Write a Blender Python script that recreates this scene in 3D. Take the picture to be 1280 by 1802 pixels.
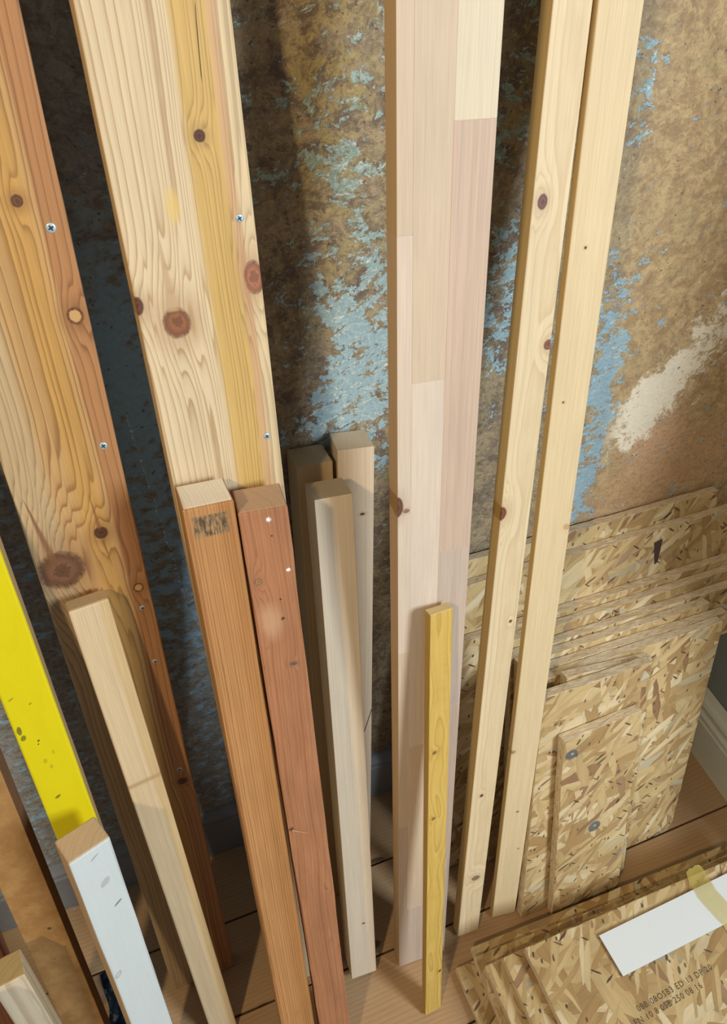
import bpy, bmesh, math, random
from mathutils import Matrix, Vector

# ---------------------------------------------------------------- clean start
for o in list(bpy.data.objects):
    bpy.data.objects.remove(o, do_unlink=True)
scene = bpy.context.scene
COL = scene.collection
R = math.radians
random.seed(7)

# ---------------------------------------------------------------- camera
def camera_matrix(yaw, pitch, roll, pos):
    cy, sy, cp, sp = math.cos(yaw), math.sin(yaw), math.cos(pitch), math.sin(pitch)
    f = Vector((sy * cp, cy * cp, -sp)); r = Vector((cy, -sy, 0)); u = r.cross(f)
    c, s = math.cos(roll), math.sin(roll)
    r2 = c * r + s * u; u2 = -s * r + c * u
    m = Matrix((r2, u2, -f)).transposed().to_4x4()
    m.translation = Vector(pos)
    return m
cam = bpy.data.cameras.new('camera')
cam.sensor_fit = 'VERTICAL'; cam.sensor_height = 36.0; cam.lens = 1300 / 1802 * 36.0
cam.clip_start = 0.02
cam_o = bpy.data.objects.new('camera', cam); COL.objects.link(cam_o)
cam_o.matrix_world = camera_matrix(R(21.128), R(41.0), R(0.04), (0.0, -0.75, 1.5))
scene.camera = cam_o

# ---------------------------------------------------------------- world, lights, exposure
world = bpy.data.worlds.new('room_light'); scene.world = world
world.use_nodes = True
bg = world.node_tree.nodes['Background']
bg.inputs[0].default_value = (0.74, 0.84, 1.0, 1); bg.inputs[1].default_value = 0.20

def area(name, loc, target, sx, sy, power, col):
    l = bpy.data.lights.new(name, 'AREA'); l.shape = 'RECTANGLE'; l.size = sx; l.size_y = sy
    l.energy = power; l.color = col
    o = bpy.data.objects.new(name, l); COL.objects.link(o); o.location = loc
    o.rotation_euler = (Vector(target) - Vector(loc)).to_track_quat('-Z', 'Y').to_euler()
    return o
# daylight from the window behind the viewer on the right, warm ceiling lamp behind on the left
area('window_daylight', (1.76, -2.52, 1.98), (0.25, -0.2, 0.6), 0.66, 1.15, 80.0, (0.87, 0.94, 1.0))
lamp = bpy.data.lights.new('ceiling_lamp', 'POINT'); lamp.energy = 80.0; lamp.color = (1.0, 0.76, 0.46)
lamp.shadow_soft_size = 0.05
lamp_o = bpy.data.objects.new('ceiling_lamp', lamp); COL.objects.link(lamp_o); lamp_o.location = (-0.95, -1.40, 2.35)

scene.view_settings.view_transform = 'Standard'
scene.view_settings.look = 'None'
scene.view_settings.gamma = 1.0
scene.view_settings.use_curve_mapping = False
scene.view_settings.exposure = 0.0

# ---------------------------------------------------------------- node helper
class T:
    """tiny expression layer over a material's node tree"""
    def __init__(self, name, rough=0.6, spec=0.3):
        self.m = bpy.data.materials.new(name); self.m.use_nodes = True
        self.t = self.m.node_tree; self.n = self.t.nodes; self.l = self.t.links
        self.bsdf = self.n['Principled BSDF']
        self.bsdf.inputs['Roughness'].default_value = rough
        self.bsdf.inputs['Specular IOR Level'].default_value = spec
        tc = self.n.new('ShaderNodeTexCoord')
        self.obj = tc.outputs['Object']; self.nrm = tc.outputs['Normal']
    def put(self, sock, v):
        if isinstance(v, V): v = v.s
        if isinstance(v, bpy.types.NodeSocket): self.l.new(v, sock)
        elif isinstance(v, (tuple, list)):
            sock.default_value = tuple(v) + ((1,) if len(v) == 3 and len(sock.default_value) == 4 else ())
        else: sock.default_value = v
    def math(self, op, *a, clamp=False):
        n = self.n.new('ShaderNodeMath'); n.operation = op; n.use_clamp = clamp
        for i, v in enumerate(a): self.put(n.inputs[i], v)
        return V(self, n.outputs[0])
    def sep(self, v):
        n = self.n.new('ShaderNodeSeparateXYZ'); self.put(n.inputs[0], v)
        return [V(self, o) for o in n.outputs]
    def comb(self, x=0, y=0, z=0):
        n = self.n.new('ShaderNodeCombineXYZ')
        for i, v in enumerate((x, y, z)): self.put(n.inputs[i], v)
        return n.outputs[0]
    def noise(self, vec, scale=1.0, detail=3.0, rough=0.55, dist=0.0):
        n = self.n.new('ShaderNodeTexNoise'); self.put(n.inputs['Vector'], vec)
        n.inputs['Scale'].default_value = scale; n.inputs['Detail'].default_value = detail
        n.inputs['Roughness'].default_value = rough; n.inputs['Distortion'].default_value = dist
        return V(self, n.outputs[0])
    def voro(self, vec, scale=1.0, rnd=1.0, feature='F1', dim='2D'):
        n = self.n.new('ShaderNodeTexVoronoi'); n.voronoi_dimensions = dim; n.feature = feature
        self.put(n.inputs['Vector'], vec); n.inputs['Scale'].default_value = scale
        n.inputs['Randomness'].default_value = rnd
        return n
    def smooth(self, v, lo, hi, a=0.0, b=1.0):
        n = self.n.new('ShaderNodeMapRange'); n.interpolation_type = 'SMOOTHSTEP'
        self.put(n.inputs[0], v); self.put(n.inputs[1], lo); self.put(n.inputs[2], hi)
        self.put(n.inputs[3], a); self.put(n.inputs[4], b)
        return V(self, n.outputs[0])
    def mix(self, f, a, b, mode='MIX'):
        n = self.n.new('ShaderNodeMix'); n.data_type = 'RGBA'; n.blend_type = mode
        self.put(n.inputs[0], f); self.put(n.inputs[6], a); self.put(n.inputs[7], b)
        return n.outputs[2]
    def gain(self, c, v):
        return self.mix(1.0, c, self.comb(v, v, v), 'MULTIPLY')
    def bump(self, h, strength=0.3, dist=0.001):
        n = self.n.new('ShaderNodeBump'); n.inputs['Strength'].default_value = strength
        n.inputs['Distance'].default_value = dist; self.put(n.inputs['Height'], h)
        self.l.new(n.outputs[0], self.bsdf.inputs['Normal'])
    def done(self, col, rough=None):
        self.put(self.bsdf.inputs['Base Color'], col)
        if rough is not None: self.put(self.bsdf.inputs['Roughness'], rough)
        return self.m
class V:
    def __init__(self, t, s): self.t = t; self.s = s
    def __add__(self, o): return self.t.math('ADD', self, o)
    __radd__ = __add__
    def __sub__(self, o): return self.t.math('SUBTRACT', self, o)
    def __rsub__(self, o): return self.t.math('SUBTRACT', o, self)
    def __mul__(self, o): return self.t.math('MULTIPLY', self, o)
    __rmul__ = __mul__
    def __truediv__(self, o): return self.t.math('DIVIDE', self, o)
    def sqrt(self): return self.t.math('SQRT', self)
    def exp(self): return self.t.math('EXPONENT', self)
    def fract(self): return self.t.math('FRACT', self)
    def abs(self): return self.t.math('ABSOLUTE', self)
    def clamp(self): return self.t.math('ADD', self, 0.0, clamp=True)
    def max(self, o): return self.t.math('MAXIMUM', self, o)
    def min(self, o): return self.t.math('MINIMUM', self, o)
    def pw(self, o): return self.t.math('POWER', self, o)

# ---------------------------------------------------------------- wood
def wood(name, early, late, u0=0.04, y0=-0.03, spacing=0.006, contrast=0.7, wob=(0.02, 0.03), knots=(), bands=(),
         end=None, endmix=0.8, paint=None, paint_marks=(), seed=0.0, fibre=0.16, rough=0.55, mottled=0.10,
         smudge=None, specks=(), cracks=(), blotch=None, sidecol=None, vfreq=1.0, dirt=0.0, streaks=()):
    """growth rings of a log seen on a sawn board: x across, y depth, z along the grain (metres).
    knots: (u, v, radius, stretch, core colour, ring strength)"""
    t = T(name, rough)
    x, y, z = t.sep(t.obj)
    low = t.comb(x * 3.0 + seed, y * 3.0 + seed * 1.7, z * vfreq)
    n1 = t.noise(low, 1.6, 2.0, 0.5) - 0.5
    n2 = t.noise(t.comb(x * 2.0 - seed, y * 2.0 + 4.1, z * vfreq + seed), 1.3, 2.0, 0.5) - 0.5
    fine = t.noise(t.comb(x * 14.0 + seed, y * 14.0, z * 9.0 * vfreq), 2.2, 2.0, 0.6) - 0.5
    dx = x - u0 + n1 * (wob[0] * 2); dy = y - y0 + n2 * (wob[1] * 2)
    rr_ = (dx * dx + dy * dy).sqrt()
    F = rr_ / spacing + fine * 0.35 + (t.noise(t.comb(rr_ * (0.42 / spacing), seed, 0.3), 1.0, 2.0, 0.6) - 0.5) * 4.2
    cores = []
    kn_ = t.noise(t.comb(x * 260.0 + seed, y * 260.0, z * 200.0), 1.0, 3.0, 0.65) - 0.5
    for k in knots:
        ku, kv, kr, st, kc, ks = k[:6]
        du = (x - ku) / kr; dv = (z - kv) / (kr * st)
        if ks:
            g = (0.0 - (du * du * 0.22 + dv * dv * 0.07)).exp()
            F = F + g * (ks * kr / spacing)
        d = (du * du + dv * dv).sqrt() + fine * 0.9 + kn_ * 0.45
        cores.append((d, kc, len(k) > 6))
    w = F.fract()
    late_m = (t.smooth(w, 0.15, 0.80) * 0.35 + t.smooth(w, 0.62, 0.90) * 0.75) * (1.0 - t.smooth(w, 0.91, 1.0))
    var = t.noise(t.comb(x * 20.0 + seed * 2, y * 20.0, z * 1.6), 2.0, 3.0, 0.6)
    late_m = late_m * (0.45 + var * 0.9) * contrast
    col = t.mix(late_m.clamp(), early, late)
    for (b0, b1, soft, bc, bs) in bands:               # heartwood / sapwood stripes along the grain; on the amber post a painted shadow
        ww = x + n1 * 0.018 + (var - 0.5) * 0.006
        m = t.smooth(ww, b0 - soft, b0 + soft) * (1.0 - t.smooth(ww, b1 - soft, b1 + soft)) * bs
        tint = t.mix(late_m.clamp(), bc, tuple(v * 0.58 for v in bc))
        col = t.mix(m, col, tint)
    fib = t.noise(t.comb(x * 620.0, y * 620.0, z * 16.0 + seed), 1.0, 2.0, 0.6)
    col = t.gain(col, 1.0 + (fib - 0.5) * (fibre * 2))
    stk = t.noise(t.comb(x * 150.0 + seed, y * 150.0, z * 3.0), 1.0, 3.0, 0.65)
    col = t.gain(col, 0.86 + stk * 0.28)
    mot = t.noise(t.comb(x * 30.0 + seed, y * 30.0, z * 7.0), 1.0, 3.0, 0.6)
    col = t.gain(col, 1.0 + (mot - 0.5) * (mottled * 2))
    for d, kc, pale in cores:
        col = t.mix(t.smooth(d, 3.2, 0.9) * 0.38, col, tuple(0.62 * l + 0.55 * k for l, k in zip(late, kc)))
        rr = (d * 2.3 + kn_ * 0.8).fract()
        kcol = t.mix(t.smooth(rr, 0.25, 0.95) * 0.5, tuple(min(1, v * 1.3) for v in kc), tuple(v * 0.6 for v in kc))
        kcol = t.mix(t.smooth(d, 0.55, 0.05) * 0.55, kcol, tuple(v * 0.4 for v in kc))
        kcol = t.gain(kcol, 0.62 + (kn_ + 0.5) * 0.76)
        if pale: kcol = t.mix(t.smooth(d, 0.85, 0.62), kcol, tuple(v * 1.05 for v in early))
        col = t.mix(t.smooth(d, 1.18, 0.85), col, kcol)
        rim = t.smooth((d - 1.0).abs(), 0.22, 0.05) * t.smooth(kn_, -0.12, 0.10)
        col = t.mix(rim * 0.75, col, tuple(v * 0.4 for v in kc))
    for (cu, cv0, cv1, cw, cc, slope) in streaks:      # resinous spike running out of a knot, wide at the knot end
        f = (z - cv0) / (cv1 - cv0)
        wd = (1.0 - f) * cw if cw > 0 else f * (-cw)
        d = (x - cu - (z - cv0) * slope + fine * 0.003).abs() / (wd.max(0.0002))
        m = t.smooth(d, 1.15, 0.25) * t.smooth(f, 0.0, 0.04) * t.smooth(f, 1.0, 0.9)
        col = t.mix(m * 0.8, col, cc)
    if blotch:                                         # soft pale knotty patch
        bu, bv, br, bc = blotch
        du = (x - bu) / br; dv = (z - bv) / (br * 2.2)
        m = t.smooth((du * du + dv * dv).sqrt() + (mot - 0.5) * 1.5, 1.2, 0.3)
        col = t.mix(m * 0.7, col, bc)
    for (cu, cv0, cv1, cw, cc, slope) in cracks:       # splits
        m = t.smooth((x - cu - (z - cv0) * slope + fine * 0.002).abs(), cw, cw * 0.3) * t.smooth(z, cv0 - 0.004, cv0 + 0.004) * t.smooth(z, cv1 + 0.004, cv1 - 0.004)
        col = t.mix(m, col, cc)
    for (su, sv, sr, sc) in specks:
        du = (x - su) / sr; dv = (z - sv) / sr
        m = t.smooth((du * du + dv * dv).sqrt() + fine * 1.0 + (t.noise(t.comb(x * 900.0, y * 900.0, z * 900.0), 1.0, 2.0, 0.6) - 0.5) * 3.0, 1.1, 0.85)
        col = t.mix(m, col, sc)
    if smudge:                                         # illegible ink stamp
        (a0, a1, b0, b1, sc) = smudge
        ng = t.noise(t.comb(x * 260.0, 0.0, z * 120.0), 1.0, 3.0, 0.7)
        bar = t.noise(t.comb(x * 420.0, 3.0, z * 60.0), 1.0, 1.0, 0.5)
        m = t.smooth(x, a0 - .003, a0 + .002) * t.smooth(x, a1 + .006, a1 - .004) * t.smooth(z, b0 - .002, b0 + .002) * t.smooth(z, b1 + .001, b1 - .001)
        dens = t.smooth(ng * 0.55 + bar * 0.55, 0.46, 0.66)
        col = t.mix(m * 0.45, col, tuple(v * 4.5 for v in sc))
        col = t.mix(m * dens * 0.9, col, sc)
    if dirt:
        dn = t.noise(t.comb(x * 60.0, y * 60.0, z * 24.0 + seed), 1.0, 4.0, 0.7)
        col = t.mix(t.smooth(dn, 0.60, 0.78) * dirt, col, tuple(v * 0.3 for v in early))
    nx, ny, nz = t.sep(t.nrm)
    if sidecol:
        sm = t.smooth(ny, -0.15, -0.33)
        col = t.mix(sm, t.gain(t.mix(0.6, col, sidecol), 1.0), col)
    if paint:
        pn = t.noise(t.comb(x * 40.0, 0.0, z * 12.0 + seed), 1.0, 3.0, 0.6)
        pf = t.noise(t.comb(x * 500.0, 0.0, z * 60.0), 1.0, 2.0, 0.6)
        pc = t.gain(paint, 0.97 + (pn - 0.5) * 0.10 + (pf - 0.5) * 0.06)
        pc = t.mix(late_m * 0.10, pc, tuple(v * 0.6 for v in paint))
        for (pu, pv, pr, asp, hollow, pcol, ps) in paint_marks:
            du = (x - pu) / pr; dv = (z - pv - (x - pu) * 0.5) / (pr * asp)
            d = (du * du + dv * dv).sqrt() + (pf - 0.5) * 0.5
            m = t.smooth(d, 1.2, 0.85)
            if hollow: m = m * t.smooth(d, 0.45, 0.85, 0.35, 1.0)
            pc = t.mix(m * ps, pc, pcol)
        col = t.mix(t.smooth(ny, -0.2, -0.33), col, pc)
    if end:
        em = t.smooth(nz, 0.75, 0.92)
        arc = t.mix((late_m * 0.9).clamp(), end, tuple(v * 0.80 for v in end))
        en = t.noise(t.comb(x * 300.0, y * 300.0, z * 300.0), 1.0, 2.0, 0.6)
        arc = t.gain(arc, 0.94 + en * 0.14)
        col = t.mix(em * endmix, col, arc)
    t.bump(fib * 0.6 - late_m * 0.5, 0.25, 0.0006)
    return t.done(col)

# ---------------------------------------------------------------- mesh helpers
def link(name, me, mat=None, parent=None):
    o = bpy.data.objects.new(name, me); COL.objects.link(o)
    if mat is not None: me.materials.append(mat)
    if parent is not None: o.parent = parent
    return o
def tag(o, label=None, cat=None, group=None, kind=None):
    if label: o['label'] = label
    if cat: o['category'] = cat
    if group: o['group'] = group
    if kind: o['kind'] = kind
    return o
def box_bm(x0, x1, y0, y1, z0, z1):
    bm = bmesh.new()
    vs = [bm.verts.new((x, y, z)) for x in (x0, x1) for y in (y0, y1) for z in (z0, z1)]
    for f in ((0, 1, 3, 2), (4, 6, 7, 5), (0, 4, 5, 1), (2, 3, 7, 6), (0, 2, 6, 4), (1, 5, 7, 3)):
        bm.faces.new([vs[i] for i in f])
    bmesh.ops.recalc_face_normals(bm, faces=bm.faces)
    return bm
def to_mesh(name, bm, smooth=False):
    me = bpy.data.meshes.new(name); bm.to_mesh(me); bm.free()
    if smooth:
        for p in me.polygons: p.use_smooth = True
    return me
def board_mesh(name, w, t, L, bev=0.0015, wear=0.0, top_round=0.0, seed=1, cuts=0, seg=2):
    """a sawn board: rounded arrises, cross-cut along its length with slight unevenness along the edges"""
    bm = box_bm(0, w, 0, t, 0, L)
    if top_round:
        te = [e for e in bm.edges if all(v.co.z > L - 1e-6 for v in e.verts)]
        bmesh.ops.bevel(bm, geom=te, offset=top_round, segments=3, profile=0.6, affect='EDGES')
        le = [e for e in bm.edges if abs(e.verts[0].co.z - e.verts[1].co.z) > L * 0.5]
        bmesh.ops.bevel(bm, geom=le, offset=bev, segments=seg, profile=0.5, affect='EDGES')
    else:
        bmesh.ops.bevel(bm, geom=list(bm.edges), offset=bev, segments=seg, profile=0.5, affect='EDGES')
    n = cuts or max(4, int(L / 0.05))
    for i in range(1, n):
        bmesh.ops.bisect_plane(bm, geom=list(bm.verts) + list(bm.edges) + list(bm.faces), plane_co=(0, 0, L * i / n + random.uniform(-.005, .005)), plane_no=(0, 0, 1))
    if wear:
        rnd = random.Random(seed)
        for v in bm.verts:
            if 0.01 < v.co.z < L - 0.004:
                v.co.x += rnd.uniform(-wear, wear); v.co.y += rnd.uniform(-wear, wear)
    return to_mesh(name, bm)
def lean_matrix(ox, oy, lean, lat, rot, w, t):
    """pose of a board standing on the floor: origin at its front-left foot, leaning back to the wall"""
    M = Matrix.Rotation(R(lat), 3, 'Y') @ Matrix.Rotation(-R(lean), 3, 'X') @ Matrix.Rotation(R(rot), 3, 'Z')
    low = min((M @ Vector((u, v, 0))).z for u in (0, w) for v in (0, t))
    m = M.to_4x4(); m.translation = Vector((ox, oy, -low + 0.0005))
    return m
def board(name, label, cat, par, mat, group=None, bev=0.0015, wear=0.0, top_round=0.0, seed=1):
    ox, oy, lean, lat, rot, w, t, L = par
    o = link(name, board_mesh(name, w, t, L, bev, wear, top_round, seed), mat)
    o.matrix_world = lean_matrix(ox, oy, lean, lat, rot, w, t)
    return tag(o, label, cat, group)

# ================================================================ SETTING
# ---- back wall: stripped plaster with old paint
def wall_material():
    t = T('stripped_plaster', 0.8, 0.2)
    x, y, z = t.sep(t.obj)
    p = t.comb(x, z, 0.0)
    warp = t.noise(p, 9.0, 4.0, 0.6)
    warp2 = t.noise(t.comb(x + 3.3, z - 1.7, 2.0), 7.0, 4.0, 0.6)
    px = x + (warp - 0.5) * 0.05; pz = z + (warp2 - 0.5) * 0.05
    big = t.noise(t.comb(px, pz, 1.0), 16.0, 5.0, 0.68)
    mid = t.noise(t.comb(px, pz, 5.0), 46.0, 5.0, 0.72)
    fin = t.noise(t.comb(px, pz, 9.0), 190.0, 3.0, 0.7)
    grain = t.noise(t.comb(x, z, 4.0), 620.0, 2.0, 0.6)
    col = t.mix(t.smooth(big, 0.38, 0.62), (0.125, 0.10, 0.075), (0.255, 0.20, 0.125))
    col = t.mix(t.smooth(mid, 0.47, 0.60) * 0.7, col, (0.235, 0.20, 0.11))
    col = t.mix(t.smooth(fin, 0.52, 0.66) * 0.35, col, (0.40, 0.31, 0.19))
    def blob(cx, cz, rx, rz, ang=0.0, amp=0.9):
        ca, sa = math.cos(ang), math.sin(ang)
        a = (px - cx) * ca + (pz - cz) * sa; b = (pz - cz) * ca - (px - cx) * sa
        a = a / rx; b = b / rz
        d = (a * a + b * b).sqrt() + (mid - 0.5) * amp + (big - 0.5) * amp
        return t.smooth(d, 1.5, 0.2)
    dk_ = t.smooth(t.noise(t.comb(px, pz, 17.0), 44.0, 6.0, 0.8), 0.52, 0.66)
    right = t.smooth(x, 0.50, 0.74)
    tan = t.mix(t.smooth(mid, 0.40, 0.62), (0.29, 0.20, 0.105), (0.42, 0.31, 0.165))
    tan = t.mix(t.smooth(big, 0.50, 0.66) * 0.5, tan, (0.31, 0.26, 0.14))
    tan = t.mix(dk_ * 0.5, tan, (0.20, 0.14, 0.085))
    col = t.mix(right * 0.9, col, tan)
    col = t.mix(blob(0.25, 1.36, 0.05, 0.25, 0.0, 1.6) * 0.40 * t.smooth(mid, 0.42, 0.56), col, (0.38, 0.285, 0.085))
    col = t.mix(blob(0.86, 0.72, 0.20, 0.09, 0.3) * 0.6, col, (0.40, 0.25, 0.14))
    col = t.mix(blob(0.795, 0.80, 0.06, 0.07, 0.3) * 0.6, col, (0.48, 0.31, 0.20))
    left = t.smooth(x, 0.16, 0.05)
    col = t.mix(left * 0.6, col, (0.21, 0.24, 0.235))
    dk = t.smooth(t.noise(t.comb(px, pz, 12.0), 40.0, 6.0, 0.78), 0.505, 0.60)
    col = t.mix(dk * 0.72 * t.smooth(x, 0.64, 0.44) * t.smooth(x, 0.0, 0.15, 0.5, 1.0), col, (0.078, 0.058, 0.050))
    sp2 = t.smooth(t.noise(t.comb(px, pz, 51.0), 120.0, 6.0, 0.82), 0.50, 0.585)
    col = t.mix(sp2 * t.smooth(x, 0.40, 0.70, 0.55, 0.32), col, (0.10, 0.072, 0.05))
    # flaking distemper, blue to sea-green: scattered flakes whose density varies over the wall
    f1 = t.noise(t.comb(px, pz, 21.0), 20.0, 2.0, 0.5)
    f2 = t.noise(t.comb(px * 0.8 + pz * 0.25, pz * 1.25 - px * 0.2, 25.0), 58.0, 5.0, 0.66)
    flake = f1 * 0.38 + f2 * 0.62 + (fin - 0.5) * 0.20
    dens = (blob(0.295, 1.04, 0.075, 0.16) * 0.13 + blob(0.235, 1.17, 0.07, 0.12) * 0.035 + blob(0.21, 1.33, 0.10, 0.14) * 0.035
            + blob(0.47, 1.30, 0.05, 0.12) * 0.085 + blob(0.475, 1.08, 0.06, 0.13) * 0.125 + blob(0.29, 1.34, 0.06, 0.12) * 0.05
            + blob(0.655, 1.02, 0.05, 0.13) * 0.12 + blob(0.675, 0.80, 0.036, 0.16) * 0.15 + blob(0.62, 1.34, 0.045, 0.10) * 0.055
            + blob(0.26, 0.98, 0.06, 0.07) * 0.07)
    thr = 0.61 - dens
    bm = t.smooth(flake - thr, -0.012, 0.014)
    lightb = t.smooth(z, 1.26, 1.06).max(right)
    blue = t.mix(lightb, (0.16, 0.21, 0.165), (0.20, 0.30, 0.335))
    blue = t.mix(t.smooth(fin, 0.40, 0.66) * 0.6, blue, (0.28, 0.38, 0.40))
    blue = t.mix(t.smooth(x, 0.40, 0.52) * 0.45, blue, (0.19, 0.32, 0.40))
    col = t.mix(bm * 0.88, col, blue)
    col = t.mix(t.smooth(flake - thr, -0.03, -0.004) * (1.0 - bm) * 0.35, col, (0.07, 0.055, 0.045))
    # deep blue chalky remains in the left gap
    bl = t.smooth(f2 * 0.6 + mid * 0.4 + blob(0.0, 0.98, 0.09, 0.40) * 0.08 + blob(0.005, 1.08, 0.05, 0.12) * 0.07, 0.50, 0.62) * t.smooth(x, 0.11, 0.04) * t.smooth(z, 1.40, 1.10)
    col = t.mix(bl * 0.8, col, (0.22, 0.40, 0.56))
    ck = t.smooth((x - 0.005 + (z - 1.0) * 0.055 + (mid - 0.5) * 0.012).abs(), 0.0016, 0.0004) * t.smooth(fin, 0.48, 0.60) * t.smooth(z, 0.70, 0.74) * t.smooth(z, 1.05, 1.0)
    col = t.mix(ck * 0.7, col, (0.70, 0.76, 0.80))
    # bare white filler, lower right
    wn = t.noise(t.comb(px * 1.2 + pz * 0.6, pz * 1.2 - px * 0.6, 31.0), 34.0, 5.0, 0.75)
    wf = t.smooth(wn + blob(0.80, 0.92, 0.055, 0.20, -0.72, 1.4) * 0.27 + blob(0.760, 0.865, 0.05, 0.08, -0.6, 1.2) * 0.16 + (fin - 0.5) * 0.25, 0.60, 0.78)
    wf = wf * t.smooth(x, 0.68, 0.73) * t.smooth(z, 1.25, 1.05)
    col = t.mix(wf * 0.85, col, (0.64, 0.61, 0.50))
    # trowel ridges catch pale paint
    rg = t.noise(t.comb(px * 1.0 + pz * 0.25, pz * 2.6 - px * 0.9, 3.0), 24.0, 3.0, 0.55)
    ridge = t.smooth((rg - 0.5).abs(), 0.014, 0.0) * t.smooth(flake - thr, -0.06, 0.03)
    col = t.mix(ridge * 0.55, col, (0.60, 0.63, 0.54))
    specks = t.smooth(t.noise(t.comb(x, z, 44.0), 150.0, 2.0, 0.5), 0.68, 0.72)
    col = t.mix(specks * 0.75, col, (0.06, 0.05, 0.045))
    col = t.gain(col, 0.98 + fin * 0.62 + grain * 0.46)
    h = big * 0.6 + mid * 0.45 + fin * 0.16 + bm * 0.10 + ridge * 0.35
    t.bump(h, 0.45, 0.005)
    return t.done(col)
W_MAT = wall_material()
def slab(name, x0, x1, y0, y1, z0, z1, mat, parent=None):
    return link(name, to_mesh(name, box_bm(x0, x1, y0, y1, z0, z1)), mat, parent)
tag(slab('wall_back', -2.0, 1.30, 0.0, 0.12, -0.05, 2.6, W_MAT), 'stripped plaster wall with flaking blue paint', kind='structure')

def plain(name, col, rough=0.6, var=0.08, scale=60.0, bump=0.1, spec=0.3):
    t = T(name, rough, spec)
    n = t.noise(t.obj, scale, 4.0, 0.6); n2 = t.noise(t.obj, scale * 6, 2.0, 0.6)
    c = t.gain(col, 1.0 + (n - 0.5) * var * 2 + (n2 - 0.5) * var)
    t.bump(n + n2 * 0.4, bump, 0.001)
    return t.done(c)
GREY_WALL = plain('grey_green_wall_paint', (0.24, 0.275, 0.27), 0.75, 0.10, 18.0, 0.2)
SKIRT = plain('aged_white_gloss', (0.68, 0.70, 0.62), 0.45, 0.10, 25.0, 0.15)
SKIRT_B = plain('grey_skirting_gloss', (0.24, 0.26, 0.27), 0.55, 0.16, 22.0, 0.2)  # much darker and greyer than the side wall's skirting

# right wall: the side of the recess, slightly out of square
ANG = math.atan2(0.0775, 1.0)
rw = slab('wall_right', 0.0, 0.25, -0.62, 0.04, -0.05, 2.6, GREY_WALL)
rw.location = (1.055, 0, 0); rw.rotation_euler = (0, 0, -ANG)
tag(rw, 'grey green painted side wall of the recess', kind='structure')
def skirting(name, length, prof, mat):
    """profile (out, height) extruded along +x"""
    bm = bmesh.new()
    a = [bm.verts.new((0, -p[0], p[1])) for p in prof]; b = [bm.verts.new((length, -p[0], p[1])) for p in prof]
    n = len(prof)
    for i in range(n):
        bm.faces.new((a[i], a[(i + 1) % n], b[(i + 1) % n], b[i]))
    bm.faces.new(a); bm.faces.new(list(reversed(b)))
    bmesh.ops.recalc_face_normals(bm, faces=bm.faces)
    return link(name, to_mesh(name, bm), mat)
PROF = [(0, 0), (.024, 0), (.024, .098), (.021, .101), (.021, .106), (.0245, .110), (.0245, .116), (.018, .121), (.018, .128), (.022, .133), (.023, .140), (.020, .147), (.012, .152), (.008, .160), (0, .162)]
sk = skirting('baseboard_right', 0.62, PROF, SKIRT)
sk.matrix_world = Matrix.Translation((1.052, 0, 0.001)) @ Matrix.Rotation(-ANG, 4, 'Z') @ Matrix.Rotation(R(-90), 4, 'Z')
tag(sk, 'moulded off-white skirting along the side wall', kind='structure')
PROF_B = [(0, 0), (.016, 0), (.016, .112), (.013, .115), (.0125, .118), (.0155, .122), (.0155, .130), (.010, .136), (.006, .142), (0, .144)]
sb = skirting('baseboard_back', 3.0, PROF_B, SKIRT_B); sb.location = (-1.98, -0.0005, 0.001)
tag(sb, 'grey moulded skirting behind the timber', kind='structure')

# floor: separate boards over a dark void
def floor_material():
    t = T('floor_pine', 0.5, 0.35)
    oi = t.n.new('ShaderNodeObjectInfo'); rnd = V(t, oi.outputs['Random'])
    x, y, z = t.sep(t.obj)
    s = rnd * 37.0
    n1 = t.noise(t.comb(x * 0.9 + s, y * 2.0, s), 1.6, 2.0, 0.5) - 0.5
    F = (y - 0.07 + n1 * 0.10) / 0.0075 + t.noise(t.comb(x * 4.0, y * 14.0 + s, s), 2.0, 2.0, 0.5) * 0.8
    w = F.fract(); late = t.smooth(w, 0.3, 0.9) * (1.0 - t.smooth(w, 0.92, 1.0))
    col = t.mix(late * 0.35, (0.47, 0.305, 0.16), (0.34, 0.195, 0.095))
    wear = t.noise(t.comb(x * 3.0, y * 3.0, s), 2.2, 4.0, 0.6)
    col = t.mix(t.smooth(wear, 0.46, 0.68) * 0.4, col, (0.45, 0.335, 0.205))
    kn = t.voro(t.comb(x * 3.4 + s, y * 9.0 + s * 0.3, 0), 1.0)
    kd = V(t, kn.outputs['Distance'])
    kc = t.sep(kn.outputs['Color'])[0]
    km = t.smooth(kd, 0.085, 0.055) * t.smooth(kc, 0.35, 0.4)
    col = t.mix(km * 0.85, col, (0.09, 0.045, 0.025))
    fib = t.noise(t.comb(x * 14.0 + s, y * 500.0, 0), 1.0, 2.0, 0.6)
    col = t.gain(col, 0.85 + fib * 0.3)
    # dried white paint wiped on the boards at the far left
    sm = t.noise(t.comb(x * 26.0, y * 34.0, s), 1.0, 3.0, 0.65)
    gx = t.sep(V(t, t.n.new('ShaderNodeNewGeometry').outputs['Position']))
    reg = t.smooth(gx[0], -0.20, -0.24) * t.smooth(gx[0], -0.40, -0.33)
    col = t.mix(t.smooth(sm, 0.60, 0.66) * reg * 0.75, col, (0.42, 0.44, 0.48))
    t.bump(fib * 0.4 - late * 0.3 + wear, 0.2, 0.001)
    return t.done(col)
FLOOR_MAT = floor_material()
DARK = plain('dark_void', (0.02, 0.018, 0.016), 0.9)
fl = tag(slab('floor', -2.0, 1.6, -2.6, 0.02, -0.08, -0.022, DARK), 'bare pine floorboards', kind='structure')
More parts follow.
